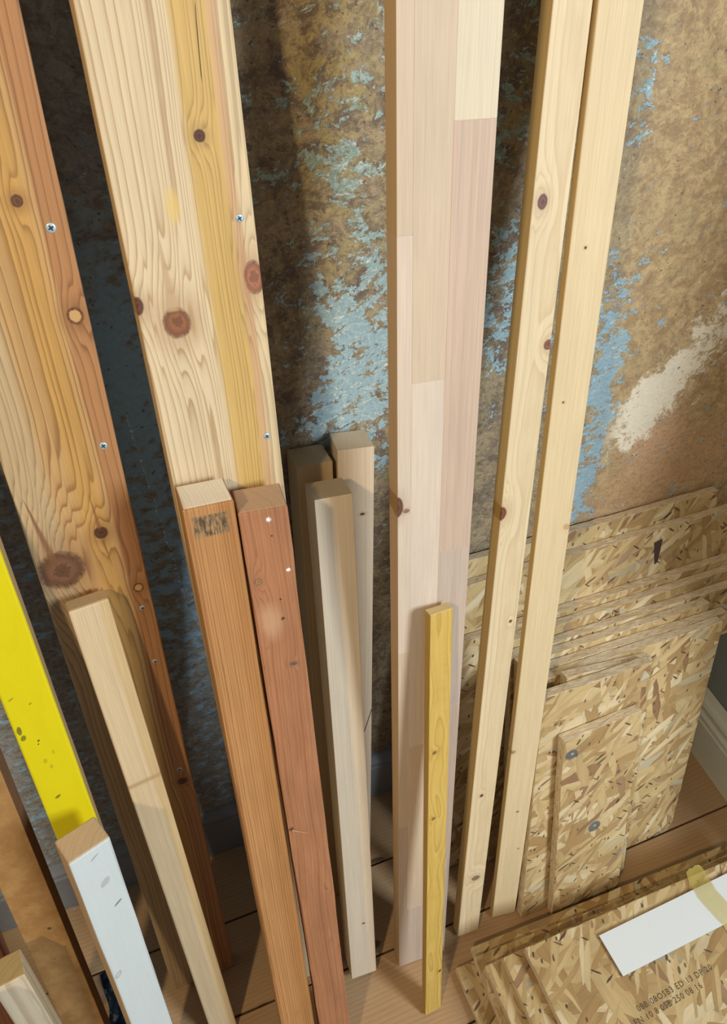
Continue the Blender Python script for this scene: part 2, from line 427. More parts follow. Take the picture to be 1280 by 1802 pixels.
fb_me = to_mesh('floorboard', (lambda bm: (bmesh.ops.bevel(bm, geom=list(bm.edges), offset=0.0015, segments=1, profile=0.5, affect='EDGES'), bm)[1])(box_bm(0, 3.6, 0, 0.1515, -0.022, 0.0)))
fb_me.materials.append(FLOOR_MAT)
for i in range(17):
    o = bpy.data.objects.new('floorboard', fb_me); COL.objects.link(o); o.parent = fl
    o.location = (-2.0 + (i % 3) * 0.0, 0.0055 - 0.1548 * (i + 1) + 0.0016, 0)

# ================================================================ LEANING TIMBER
KD = (0.09, 0.035, 0.018); KR = (0.24, 0.085, 0.04); KB = (0.13, 0.06, 0.03)
def screw_parts(o, spots, mat_h, mat_s, depth=0.0008):
    """countersunk cross-head screws set into the front face"""
    for (u, v, r) in spots:
        bm = bmesh.new()
        prof = [(0.0, 0.0002), (r * .55, 0.0), (r * .9, -0.0002), (r, -0.0007), (r * .7, -0.003)]
        N = 20; rings = []
        for (pr, pz) in prof[1:]:
            rings.append([bm.verts.new((u + pr * math.cos(2 * math.pi * k / N), -pz * -1.0 - depth if False else -(pz) * -1.0, v + pr * math.sin(2 * math.pi * k / N))) for k in range(N)])
        for ring, (pr, pz) in zip(rings, prof[1:]):
            for vv in ring: vv.co.y = -(pz + depth)
        c = bm.verts.new((u, -(prof[0][1] + depth), v))
        for k in range(N): bm.faces.new((c, rings[0][k], rings[0][(k + 1) % N]))
        for a, b in zip(rings, rings[1:]):
            for k in range(N): bm.faces.new((a[k], b[k], b[(k + 1) % N], a[(k + 1) % N]))
        bmesh.ops.recalc_face_normals(bm, faces=bm.faces)
        s = link('screw', to_mesh('screw', bm, True), mat_h, o)
        bm = bmesh.new()
        for ang in (0.5, 0.5 + math.pi / 2):
            ca, sa = math.cos(ang), math.sin(ang); l, h = r * .55, r * .14
            q = [(-l, -h), (l, -h), (l, h), (-l, h)]
            f = [bm.verts.new((u + a * ca - b * sa, -depth - 0.0004, v + a * sa + b * ca)) for a, b in q]
            g = [bm.verts.new((w.co.x, 0.0, w.co.z)) for w in f]
            bm.faces.new(f)
            for k in range(4): bm.faces.new((f[k], f[(k + 1) % 4], g[(k + 1) % 4], g[k]))
        bmesh.ops.recalc_face_normals(bm, faces=bm.faces)
        link('cross_recess', to_mesh('cross_recess', bm), mat_s, s)
t_ = T('zinc_screw', 0.42, 0.5); t_.bsdf.inputs['Metallic'].default_value = 0.35
ZINC = t_.done((0.46, 0.60, 0.65))
RECESS = plain('screw_recess', (0.03, 0.04, 0.05), 0.6)

# --- wide orange-brown plank on the left
MA = wood('orange_brown_pine', (0.54, 0.335, 0.14), (0.25, 0.115, 0.042), u0=-0.055, y0=-0.030, spacing=0.0064, contrast=0.82, wob=(0.030, 0.012), vfreq=0.8, seed=2.3,
          knots=[(0.0729, 1.3029, 0.0045, 1.1, KB, 1.6), (0.0967, 1.2046, 0.0066, 1.1, (0.16, 0.065, 0.03), 1.6, 1), (0.0232, 0.9366, 0.021, 1.12, (0.145, 0.070, 0.038), 2.0),
                 (0.0721, 0.9734, 0.0068, 1.1, KD, 1.8), (0.0965, 0.891, 0.0055, 1.1, (0.16, 0.07, 0.035), 1.2, 1), (0.0952, 0.543, 0.0058, 1.0, KD, 1.0)],
          bands=[(-0.02, 0.034, 0.008, (0.52, 0.40, 0.23), 0.8), (0.056, 0.080, 0.006, (0.56, 0.315, 0.085), 0.75), (0.0865, 0.130, 0.002, (0.42, 0.20, 0.085), 0.85)],
          streaks=[(0.0200, 0.948, 1.035, 0.0060, (0.20, 0.09, 0.04), -0.13), (0.0721, 0.978, 1.025, 0.0030, (0.24, 0.11, 0.04), -0.07), (0.0760, 0.925, 0.966, -0.0022, (0.24, 0.11, 0.04), -0.10)], end=(0.6, 0.42, 0.22))
A = board('pine_plank', 'wide orange-brown knotty pine plank with screws along its right edge', 'plank', (-0.1566, -0.2283, 6.79, 1.94, -0.04, 0.108, 0.0242, 1.7), MA, wear=0.0003, bev=0.002)
screw_parts(A, [(0.0938, 1.2803, 0.0043), (0.0945, 1.0734, 0.0040), (0.0955, 0.8609, 0.0034), (0.0955, 0.7749, 0.0034), (0.0943, 0.5684, 0.0038)], ZINC, RECESS)

# --- wide pale plank with golden stripe
MB = wood('pale_knotty_pine', (0.69, 0.56, 0.36), (0.40, 0.25, 0.11), u0=-0.050, y0=-0.030, spacing=0.0050, contrast=0.70, wob=(0.024, 0.012), vfreq=0.8, seed=5.1,
          knots=[(0.0771, 1.3466, 0.0046, 1.0, KD, 2.2), (0.033, 1.1993, 0.0112, 1.25, (0.23, 0.095, 0.045), 1.3), (0.0010, 1.2189, 0.0055, 1.5, (0.12, 0.045, 0.03), 1.5),
                 (0.1085, 1.2284, 0.0080, 1.7, (0.30, 0.125, 0.07), 2.0)],
          bands=[(0.064, 0.096, 0.004, (0.60, 0.385, 0.10), 0.85), (0.094, 0.1025, 0.002, (0.58, 0.35, 0.17), 0.8), (0.103, 0.13, 0.001, (0.70, 0.55, 0.325), 0.8)],
          streaks=[(0.0315, 1.208, 1.275, 0.0080, (0.52, 0.36, 0.20), -0.03)], cracks=[(0.0850, 1.386, 1.436, 0.0006, (0.08, 0.04, 0.02), 0.06)], blotch=(0.0461, 1.2957, 0.007, (0.74, 0.53, 0.17)), end=(0.7, 0.55, 0.33), sidecol=(0.62, 0.38, 0.13))
Bp = board('pine_plank', 'wide pale knotty pine plank with a golden stripe behind two square posts', 'plank', (0.014, -0.297, 8.59, 0.88, 3.6, 0.1156, 0.0252, 1.75), MB, wear=0.0002, bev=0.0018)
screw_parts(Bp, [(0.1018, 1.2802, 0.0038), (0.1024, 1.0678, 0.0036)], ZINC, RECESS)

# --- pair of old square posts
ME = wood('old_amber_post', (0.50, 0.26, 0.10), (0.27, 0.105, 0.032), u0=-0.30, y0=0.0, spacing=0.0031, contrast=0.80, wob=(0.006, 0.01), seed=8.2, end=(0.97, 0.91, 0.77), endmix=0.99,
          bands=[(0.032, 0.07, 0.010, (0.43, 0.20, 0.065), 0.8)], smudge=(0.0075, 0.040, 1.0275, 1.0500, (0.06, 0.05, 0.03)), mottled=0.2, dirt=0.2, sidecol=(0.45, 0.24, 0.09))  # band paints the russet post's shadow down the right of the face
board('square_post', 'amber square post with rounded pale sawn top and smudged ink stamp', 'post', (0.0005, -0.4332, 12.59, 1.63, -0.61, 0.049, 0.0548, 1.0605), ME, bev=0.0025, wear=0.0003, top_round=0.0035, seed=4)
MF = wood('old_russet_post', (0.42, 0.195, 0.095), (0.26, 0.105, 0.048), u0=-0.08, y0=-0.03, spacing=0.0052, contrast=0.55, wob=(0.03, 0.03), seed=11.0, end=(0.60, 0.42, 0.285), endmix=0.95,
          knots=[(0.0099, 0.9564, 0.0042, 1.1, (0.30, 0.16, 0.08), 2.5), (0.0349, 0.8408, 0.0035, 0.6, (0.12, 0.10, 0.10), 1.0)],
          specks=[(0.0290, 1.0270, 0.0024, (0.95, 0.95, 0.97)), (0.0423, 0.9646, 0.0020, (0.92, 0.93, 0.97)), (0.030, 1.008, 0.001, (0.06, 0.03, 0.02)), (0.0300, 0.930, 0.0015, (0.08, 0.04, 0.03)), (0.030, 0.905, 0.002, (0.10, 0.05, 0.03)), (0.0043, 0.5727, 0.003, (0.10, 0.06, 0.05))],
          blotch=(0.016, 0.905, 0.014, (0.60, 0.37, 0.21)), mottled=0.34, dirt=0.6)
F_ = board('square_post', 'russet square post with scuffed face and flecks of white paint', 'post', (0.0592, -0.4177, 11.98, 1.2, -6.17, 0.0494, 0.053, 1.0391), MF, bev=0.0022, wear=0.0006, top_round=0.003, seed=9)
def splinter(parent, u, v, du, dv, r=0.0006):
    bm = bmesh.new()
    a = [bm.verts.new((u + p[0] * r, -0.0004 + p[1] * r, v + p[2] * r)) for p in ((0, 0, -1.2), (0, 0, 1.2), (0, -1.5, 0))]
    tip = bm.verts.new((u + du, -0.0045, v + dv))
    for k in range(3): bm.faces.new((a[k], a[(k + 1) % 3], tip))
    bm.faces.new(a)
    bmesh.ops.recalc_face_normals(bm, faces=bm.faces)
    link('splinter', to_mesh('splinter', bm), SPL, parent)
SPL = plain('splinter_wood', (0.62, 0.38, 0.2), 0.6)
splinter(F_, 0.0055, 0.571, 0.0215, -0.009); splinter(F_, 0.0050, 0.569, 0.006, -0.012, 0.0005); splinter(F_, 0.0010, 0.842, 0.004, 0.012, 0.0006)
splinter(F_, 0.0070, 0.868, 0.009, 0.006, 0.0005); splinter(F_, 0.0470, 0.30, 0.004, -0.022, 0.0006)

# --- three square posts in the middle
def pale_post(name, e, l, seed, knots=(), cracks=(), sp=0.0035, end=(0.52, 0.40, 0.255)):
    return wood(name, e, l, u0=-0.22, y0=0.06, spacing=sp, contrast=0.30, wob=(0.008, 0.01), seed=seed, knots=knots, cracks=cracks, end=end, endmix=0.9, mottled=0.07, fibre=0.10)
M1m = pale_post('planed_post_straw', (0.52, 0.385, 0.215), (0.38, 0.25, 0.12), 3.1, sp=0.007, end=(0.42, 0.33, 0.21))
M2m = pale_post('planed_post_grey', (0.70, 0.57, 0.41), (0.56, 0.42, 0.28), 6.4, knots=[(0.0317, 0.8602, 0.0030, 0.6, KB, 1.2)], cracks=[(0.034, 0.425, 0.480, 0.0012, (0.04, 0.03, 0.03), 0.24)], end=(0.62, 0.51, 0.37))
M3m = pale_post('planed_post_cream', (0.76, 0.66, 0.49), (0.63, 0.51, 0.34), 9.9, knots=[(0.0275, 0.1487, 0.0022, 0.7, KD, 0.8)], end=(0.50, 0.38, 0.24))
board('square_post', 'straw-coloured square post at the back beside the russet post', 'post', (0.1451, -0.1791, 7.61, 2.22, -1.56, 0.0463, 0.0489, 0.9502), M1m, bev=0.0008)
board('square_post', 'tallest of the three middle posts, standing back right against the blue paint', 'post', (0.1925, -0.1622, 6.61, 2.58, -6.67, 0.0471, 0.0474, 0.9594), M2m, bev=0.0008)
board('square_post', 'cream square post in front of the two other middle posts', 'post', (0.1421, -0.3266, 12.26, 2.42, -3.38, 0.046, 0.0466, 0.9628), M3m, bev=0.0008)

# --- laminated beech plank: glued staves
gw, gt, gL = 0.0869, 0.0272, 2.4
g = bpy.data.objects.new('beech_plank', None); COL.objects.link(g); g.empty_display_size = 0.05
g.matrix_world = lean_matrix(0.2294, -0.3366, 7.3, 1.04, -3.71, gw, gt)
tag(g, 'pinkish laminated beech plank made of glued staves behind the yellow batten', 'plank')
def beech(name, e, seed, con=0.3, **kw):
    return wood(name, e, tuple(v * 0.78 for v in e), u0=0.4, y0=0.05, spacing=0.009, contrast=con * 0.45, wob=(0.01, 0.02), seed=seed, mottled=0.09, fibre=0.15, sidecol=(0.54, 0.34, 0.13), **kw)  # sidecol has the lamp's golden light on the left side painted in
BE = [beech('beech_pink', (0.63, 0.505, 0.365), 1.0), beech('beech_cream', (0.70, 0.62, 0.45), 2.0, 0.2), beech('beech_white', (0.70, 0.59, 0.475), 3.0, 0.2),
      beech('beech_rose', (0.60, 0.455, 0.345), 4.0, 0.8), beech('beech_grey', (0.56, 0.455, 0.365), 5.0, 0.9),
      beech('beech_knot', (0.68, 0.56, 0.44), 6.0, 0.25, knots=[(0.0096, 0.9878, 0.0032, 0.7, (0.24, 0.12, 0.09), 1.0), (-0.001, 0.9943, 0.006, 1.8, (0.13, 0.06, 0.035), 1.0)])]
cols = [(0.0, 0.0145, [0, 0.42, 0.78, 1.2703, 1.85, 2.4], [4, 0, 5, 0, 2]),
        (0.0145, 0.049, [0, 0.1846, 0.60, 1.1326, 1.72, 2.4], [4, 0, 2, 0, 3]),
        (0.049, 0.0869, [0, 0.30, 0.6641, 0.9225, 1.355, 1.90, 2.4], [4, 3, 4, 3, 1, 3])]
for (a, b, vs, ms) in cols:
    for v0, v1, mi in zip(vs, vs[1:], ms):
        mi2 = 2 if (a == 0.0 and abs(v1 - 1.2703) < 1e-6) else mi
        mat = BE[5] if (a == 0.0 and v0 < 0.99 < v1) else BE[mi2]
        bm = box_bm(a, b, 0, gt, v0, v1)
        bmesh.ops.bevel(bm, geom=list(bm.edges), offset=0.00025, segments=1, profile=0.5, affect='EDGES')
        link('stave', to_mesh('stave', bm), mat, g)

# --- yellow batten leaning on the beech plank
MH = wood('yellow_batten_pine', (0.66, 0.455, 0.115), (0.42, 0.255, 0.04), u0=0.012, y0=-0.012, spacing=0.0055, contrast=0.55, wob=(0.022, 0.018), seed=4.4, vfreq=3.0,
          knots=[(0.0088, 0.6396, 0.0030, 0.9, (0.22, 0.14, 0.045), 1.5), (0.0088, 0.5097, 0.0026, 0.9, (0.22, 0.14, 0.045), 1.5), (0.0265, 0.1173, 0.0025, 1.1, KB, 1.0)], end=(0.74, 0.58, 0.30), sidecol=(0.42, 0.27, 0.07))
board('batten', 'short yellow pine batten leaning on the beech plank', 'batten', (0.242, -0.4229, 11.25, 2.17, 4.86, 0.0308, 0.0131, 0.8667), MH, bev=0.001)

# --- two long pale battens
MI = wood('pale_batten_knotty', (0.74, 0.61, 0.39), (0.58, 0.42, 0.22), u0=0.030, y0=-0.030, spacing=0.0040, contrast=0.55, wob=(0.012, 0.02), seed=7.7,
          knots=[(0.0115, 1.2648, 0.0052, 1.3, (0.16, 0.075, 0.06), 2.2), (0.0385, 1.115, 0.0052, 1.1, (0.2, 0.085, 0.05), 2.0), (0.000, 0.9031, 0.0078, 1.2, (0.17, 0.06, 0.03), 2.0), (0.0325, 0.7266, 0.0022, 1.0, KB, 1.5),
                 (0.0174, 0.3782, 0.0026, 1.1, KB, 1.5), (0.0238, 0.1631, 0.0075, 0.8, (0.24, 0.17, 0.10), 1.5)], end=(0.8, 0.65, 0.4), sidecol=(0.66, 0.45, 0.13), mottled=0.06)  # golden sidecol: lamplight on the left face put into the colour
board('batten', 'long pale knotty batten, left of the two crossing tall battens', 'batten', (0.3500, -0.3309, 10.68, 3.92, -2.48, 0.0419, 0.0217, 1.53), MI, bev=0.0012)
MJ = wood('pale_batten_clear', (0.73, 0.59, 0.355), (0.62, 0.46, 0.24), u0=-0.25, y0=0.0, spacing=0.0034, contrast=0.34, wob=(0.008, 0.01), seed=1.9,
          knots=[(0.0181, 1.2149, 0.0014, 1.0, KB, 1.5), (0.0146, 1.0404, 0.0014, 1.0, KB, 1.5), (0.041, 0.8638, 0.0040, 1.0, (0.55, 0.36, 0.2), 1.5), (0.0020, 0.4499, 0.0040, 0.8, (0.36, 0.24, 0.15), 2.0),
                 (0.0242, 0.2994, 0.0020, 0.7, KB, 1.0), (0.0348, 0.1966, 0.0014, 1.0, KB, 1.0)], end=(0.8, 0.65, 0.4), sidecol=(0.55, 0.39, 0.16), mottled=0.06)
board('batten', 'long smooth pale batten standing beside the leaning strand boards', 'batten', (0.4265, -0.3235, 10.11, 2.57, -8.67, 0.0459, 0.0132, 1.75), MJ, bev=0.0012)

# --- straw stick in front of the orange-brown plank
MD = wood('straw_stick', (0.66, 0.525, 0.325), (0.52, 0.37, 0.20), u0=-0.25, y0=0.0, spacing=0.0036, contrast=0.30, wob=(0.008, 0.01), seed=12.2, end=(0.52, 0.37, 0.20), mottled=0.08,
          bands=[(0.032, 0.06, 0.003, (0.60, 0.43, 0.19), 0.6)], cracks=[(0.02, 0.640, 0.6455, 0.05, (0.45, 0.30, 0.15), 0.0)], sidecol=(0.42, 0.29, 0.16))
board('stick', 'straw-coloured stick propped on the orange-brown plank', 'stick', (-0.107, -0.3281, 10.74, 0.22, 8.91, 0.0424, 0.0226, 0.9212), MD, bev=0.0025)

# --- white-painted stick
MK = wood('white_primed_stick', (0.60, 0.42, 0.235), (0.44, 0.27, 0.13), u0=0.09, y0=-0.06, spacing=0.006, contrast=0.45, wob=(0.02, 0.02), seed=13.0, end=(0.66, 0.50, 0.33),
          paint=(0.62, 0.70, 0.71), paint_marks=[(0.0281, 0.6323, 0.0060, 0.9, False, (0.42, 0.44, 0.44), 0.75), (0.0067, 0.4677, 0.0046, 1.0, True, (0.33, 0.38, 0.38), 0.8), (0.0335, 0.5871, 0.0052, 0.32, False, (0.16, 0.20, 0.20), 0.9), (0.0261, 0.6786, 0.0052, 0.22, False, (0.25, 0.28, 0.28), 0.7)])
board('stick', 'stick with a white-painted face and bare wood top in front of the yellow board', 'stick', (-0.1876, -0.4392, 10.89, 1.53, 21.76, 0.0480, 0.0400, 0.6926), MK, bev=0.0025, wear=0.0003)

# --- yellow-painted board
BK = (0.09, 0.09, 0.02)
ML = wood('yellow_painted_board', (0.46, 0.34, 0.17), (0.33, 0.23, 0.10), u0=0.03, y0=-0.05, spacing=0.006, contrast=0.4, seed=14.0, paint=(0.74, 0.655, 0.006),
          paint_marks=[(0.0062, 0.812, 0.0026, 2.2, False, BK, 0.8), (0.0075, 0.801, 0.0030, 1.2, False, BK, 0.75), (0.0209, 0.7927, 0.0014, 1.0, False, BK, 0.9), (0.0196, 0.7880, 0.0010, 1.0, False, BK, 0.9),
                       (0.0188, 0.7049, 0.0032, 0.6, False, BK, 0.75), (0.0264, 0.8447, 0.0016, 0.8, False, BK, 0.5), (0.0100, 0.8560, 0.0030, 0.4, False, BK, 0.5), (0.0200, 0.7620, 0.0022, 1.5, False, BK, 0.3), (0.031, 0.772, 0.0016, 2.0, False, BK, 0.25), (0.024, 0.752, 0.0016, 2.0, False, BK, 0.3)],
          end=(0.6, 0.45, 0.25), dirt=0.2)
board('painted_board', 'board with bright yellow painted face and black scuffs', 'board', (-0.2010, -0.3825, 13.2, 0.6, -3.9, 0.0500, 0.0180, 1.6), ML, bev=0.0025, wear=0.0002)

# --- brown fibreboard strip
def fibre_material():
    t = T('brown_hardboard', 0.7, 0.2)
    x, y, z = t.sep(t.obj)
    n = t.noise(t.obj, 30.0, 4.0, 0.65); f = t.noise(t.obj, 420.0, 3.0, 0.7)
    c = t.mix(t.smooth(n, 0.35, 0.68), (0.35, 0.19, 0.066), (0.45, 0.265, 0.10))
    c = t.gain(c, 0.78 + f * 0.44)
    for (u, v, r, a) in ((0.0342, 0.4648, 0.0028, 0.9), (0.026, 0.40, 0.0014, 0.6), (0.044, 0.42, 0.0016, 0.5), (0.02, 0.52, 0.0014, 0.4)):
        du = (x - u) / r; dv = (z - v) / r
        c = t.mix(t.smooth((du * du + dv * dv).sqrt() + (f - 0.5), 1.2, 0.6) * a, c, (0.10, 0.045, 0.02))
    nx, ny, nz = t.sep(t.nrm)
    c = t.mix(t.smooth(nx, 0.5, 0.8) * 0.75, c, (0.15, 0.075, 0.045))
    t.bump(f + n, 0.25, 0.0006)
    return t.done(c)
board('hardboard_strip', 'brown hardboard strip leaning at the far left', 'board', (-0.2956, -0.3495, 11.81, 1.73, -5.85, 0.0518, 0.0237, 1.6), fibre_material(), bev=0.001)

# --- short offcuts at the bottom left
MO = wood('pale_offcut', (0.66, 0.58, 0.42), (0.45, 0.35, 0.22), u0=0.07, y0=-0.05, spacing=0.009, contrast=0.6, wob=(0.01, 0.02), seed=15.0, end=(0.46, 0.32, 0.12), endmix=0.9)
board('stick', 'short pale offcut with ochre top at the bottom left', 'stick', (-0.3096, -0.3994, 8.63, 0.56, 9.18, 0.036, 0.0361, 0.4991), MO, bev=0.002)
MQ = wood('dark_red_stick', (0.25, 0.105, 0.055), (0.15, 0.055, 0.03), u0=0.07, y0=-0.05, spacing=0.005, seed=16.0)
board('stick', 'dark reddish stick just showing behind the pale offcut', 'stick', (-0.385, -0.335, 9.5, 4.7, 0.0, 0.04, 0.025, 1.0), MQ, bev=0.0015)
MP = wood('white_stick', (0.6, 0.42, 0.25), (0.45, 0.28, 0.14), seed=17.0, paint=(0.66, 0.77, 0.82))
board('stick', 'white-painted stick in the bottom left corner beside the pale offcut', 'stick', (-0.3535, -0.4700, 9.0, 1.2, 0.0, 0.04, 0.03, 0.55), MP, bev=0.0015)

# --- crumpled dark blue rag on the floor
def rag():
    t = T('dark_blue_cloth', 0.85, 0.2)
    n = t.noise(t.obj, 60.0, 3.0, 0.6); f = t.noise(t.obj, 900.0, 2.0, 0.6)
    c = t.mix(t.smooth(n, 0.4, 0.65), (0.018, 0.035, 0.075), (0.035, 0.075, 0.155))
    c = t.mix(t.smooth(t.noise(t.obj, 45.0, 2.0, 0.5), 0.60, 0.66) * 0.7, c, (0.33, 0.35, 0.40))
    t.bump(n + f * 0.3, 0.4, 0.002)
    m = t.done(c)
    bm = bmesh.new(); N = 36
    rnd = random.Random(3)
    ph = [rnd.uniform(0, 6.28) for _ in range(8)]
    grid = []
    for i in range(N + 1):
        row = []
        for j in range(N + 1):
            a = i / N * 2 - 1; b = j / N * 2 - 1
            r = math.hypot(a, b)
            k = 0.075 * (1 + 0.15 * math.sin(3 * math.atan2(b, a) + ph[0]))
            h = max(0.0, 1 - max(abs(a), abs(b)) ** 2.2)
            z = h * (0.012 + 0.010 * abs(math.sin(5 * a + 2.5 * b + ph[1])) + 0.008 * abs(math.sin(4 * b - 6 * a + ph[2])) + 0.005 * math.sin(11 * a + 9 * b + ph[3]))
            row.append(bm.verts.new((a * k * 0.75, b * k, 0.0012 + max(0, z))))
        grid.append(row)
    for i in range(N):
        for j in range(N): bm.faces.new((grid[i][j], grid[i + 1][j], grid[i + 1][j + 1], grid[i][j + 1]))
    bmesh.ops.solidify(bm, geom=list(bm.faces), thickness=0.001)
    bmesh.ops.recalc_face_normals(bm, faces=bm.faces)
    o = link('rag', to_mesh('rag', bm, True), m); o.location = (-0.238, -0.212, 0.0); o.scale = (0.62, 0.7, 0.8)
    tag(o, 'crumpled dark blue rag on the floor between the hardboard and the white stick', 'cloth')
rag()

# ================================================================ STRAND BOARD
def strand_board(name, spots=(), tint=1.0):
    t = T(name, 0.6, 0.3)
    oi = t.n.new('ShaderNodeObjectInfo'); rnd = V(t, oi.outputs['Random'])
    x, y, z = t.sep(t.obj)
    nx, ny, nz = t.sep(t.nrm)
    ay = ny.abs(); ax = nx.abs()
    edge = t.smooth(ay, 0.75, 0.6)                    # the sawn edges show the layers end-on
    side = t.smooth(ax, 0.6, 0.75)
    # face coordinates (x along, z up); edges squeeze the thickness
    u = x * (1.0 - side) + z * side
    v = z * (1.0 - edge) + y * 2.5 * edge
    v = v + side * (x * 0.0)
    wx = t.noise(t.comb(x, y, z), 22.0, 2.0, 0.5) - 0.5
    wy = t.noise(t.comb(x + 9.1, y, z), 22.0, 2.0, 0.5) - 0.5
    ox = rnd * 31.0; oy = rnd * 57.0
    col = (0.56, 0.42, 0.23)
    h = None
    for i, (ang, ln, wd, dens, warp) in enumerate(((22, .110, .024, 0.0, .010), (-55, .115, .020, .45, .010), (72, .10, .019, .52, .010), (40, .12, .020, .56, .010), (-22, .09, .017, .60, .010), (8, .11, .019, .60, .010), (-80, .075, .013, .72, .010), (30, .085, .012, .70, .008), (58, .06, .008, .80, .006))):
        ca, sa = math.cos(R(ang)), math.sin(R(ang))
        uu = u + wx * warp + ox; vv = v + wy * warp + oy
        a = (uu * ca + vv * sa) / ln + i * 3.7; b = (vv * ca - uu * sa) / wd + i * 1.9
        n = t.voro(t.comb(a, b, 0.0), 1.0)
        r_, g_, b_ = t.sep(n.outputs['Color'])
        m = t.smooth(r_, dens, dens + 0.02) if dens else 1.0
        fl = t.mix(t.smooth(g_, 0.0, 0.75), (0.40, 0.255, 0.105), (0.60, 0.445, 0.215))
        fl = t.mix(t.smooth(g_, 0.70, 1.0), fl, (0.72, 0.60, 0.375))
        fl = t.mix(t.smooth(b_, 0.955, 0.97) * 0.7, fl, (0.24, 0.125, 0.07))
        fl = t.mix(t.smooth(b_, 0.035, 0.02) * 0.55, fl, (0.38, 0.38, 0.30))
        st = t.noise(t.comb(a * 1.6, b * 11.0, i * 1.0), 1.0, 2.0, 0.6)
        fl = t.gain(fl, 0.76 + st * 0.48)
        rim = t.smooth(V(t, n.outputs['Distance']), 0.35, 0.75)
        fl = t.gain(fl, 1.0 - rim * 0.12)
        col = t.mix(m, col, fl)
        hh = t.math('MULTIPLY', m, g_)
        h = hh if h is None else h * (1.0 - m * 0.8 if isinstance(m, V) else 1.0) + hh
    # sawn edge: finer, paler
    ef = t.noise(t.comb(u * 60.0, y * 520.0, rnd * 9.0), 1.0, 3.0, 0.65)
    ec = t.mix(t.smooth(ef, 0.35, 0.65), (0.60, 0.46, 0.28), (0.88, 0.79, 0.61))
    col = t.mix(edge * 0.9, col, ec)
    # small dark bark specks and gaps
    for (sx, sy, thr, ang) in ((.034, .0060, .975, 28), (.022, .0045, .975, -40), (.010, .0050, .972, 75), (.016, .0075, .985, 60)):
        ca, sa = math.cos(R(ang)), math.sin(R(ang))
        a = ((u + ox) * ca + (v + oy) * sa) / sx; b = ((v + oy) * ca - (u + ox) * sa) / sy
        n = t.voro(t.comb(a + wx * 0.7, b + wy * 0.7, 0.0), 1.0)
        r_, g_, b_ = t.sep(n.outputs['Color'])
        d = V(t, n.outputs['Distance'])
        m = t.smooth(r_, thr, thr + 0.01) * t.smooth(d, 0.42, 0.30)
        col = t.mix(m * (0.92 - edge * 0.5), col, t.mix(g_, (0.05, 0.032, 0.026), (0.17, 0.10, 0.06)))
    for (su, sv, sr) in spots:                        # grey putty spots
        du = (x - su) / sr; dv = (z - sv) / (sr * 0.95)
        d = (du * du + dv * dv).sqrt() + wx * 0.8
        m = t.smooth(d, 1.1, 0.8)
        col = t.mix(m * 0.9, col, t.mix(t.smooth((du - 0.1).abs() + (dv - 0.1).abs(), 0.35, 0.15), (0.10, 0.115, 0.125), (0.45, 0.44, 0.40)))
    fine = t.noise(t.obj, 700.0, 2.0, 0.6)
    col = t.gain(col, (0.90 + fine * 0.2) * tint)
    t.bump(h * 0.5 * (1.0 - edge) + fine * 0.3, 0.25, 0.0010)
    return t.done(col)
OSB = strand_board('strand_board')
OSB_SPOT = strand_board('strand_board_spotted', spots=[(0.0165, 0.421, 0.0125), (0.0760, 0.216, 0.0130)])
LEAN = R(13.0); TH = 0.0176; STEP = 0.0186
def panel_mesh(w, t, L, ragged=0.0, seed=0, bev=0.0012, slope=0.0, skew=0.0, lskew=0.0, notch=None):
    if notch:                                        # offcut with its lower right corner sawn away
        nx_, nz_ = notch
        out = [(0, 0), (nx_, 0), (nx_, nz_), (w, nz_), (w, L), (0, L)]
        bm = bmesh.new()
        a = [bm.verts.new((p[0], 0, p[1])) for p in out]; b = [bm.verts.new((p[0], t, p[1])) for p in out]
        n = len(out)
        bm.faces.new(a); bm.faces.new(list(reversed(b)))
        for i in range(n): bm.faces.new((a[i], b[i], b[(i + 1) % n], a[(i + 1) % n]))
        bmesh.ops.recalc_face_normals(bm, faces=bm.faces)
    else:
        bm = box_bm(0, w, 0, t, 0, L)
    bmesh.ops.bevel(bm, geom=list(bm.edges), offset=bev, segments=2, profile=0.5, affect='EDGES')
    for ax, ln in ((0, w), (2, L)):
        n = max(3, int(ln / 0.02))
        for i in range(1, n):
            co = [0, 0, 0]; no = [0, 0, 0]; co[ax] = ln * i / n; no[ax] = 1
            bmesh.ops.bisect_plane(bm, geom=list(bm.verts) + list(bm.edges) + list(bm.faces), plane_co=co, plane_no=no)
    rnd = random.Random(seed)
    for v in bm.verts:                               # crumbly arrises
        near = min(abs(v.co.x), abs(v.co.x - w)) < 0.002 or min(abs(v.co.z), abs(v.co.z - L)) < 0.002
        if near:
            v.co.x += rnd.uniform(-.0005, .0005) * (w > 0.02); v.co.z += rnd.uniform(-.0006, .0006); v.co.y += rnd.uniform(-.0002, .0002)
        if ragged and v.co.x > w - 0.004 and v.co.z > L * 0.2:
            v.co.x += rnd.uniform(-ragged, ragged); v.co.z -= rnd.uniform(0, ragged * 0.5) if v.co.z > L - 0.004 else 0
        q = v.co.z / L
        v.co.z -= slope * v.co.x * q; v.co.x += skew * v.co.z * v.co.x / w + lskew * v.co.z * (1 - v.co.x / w)
    return to_mesh('strand_board', bm)
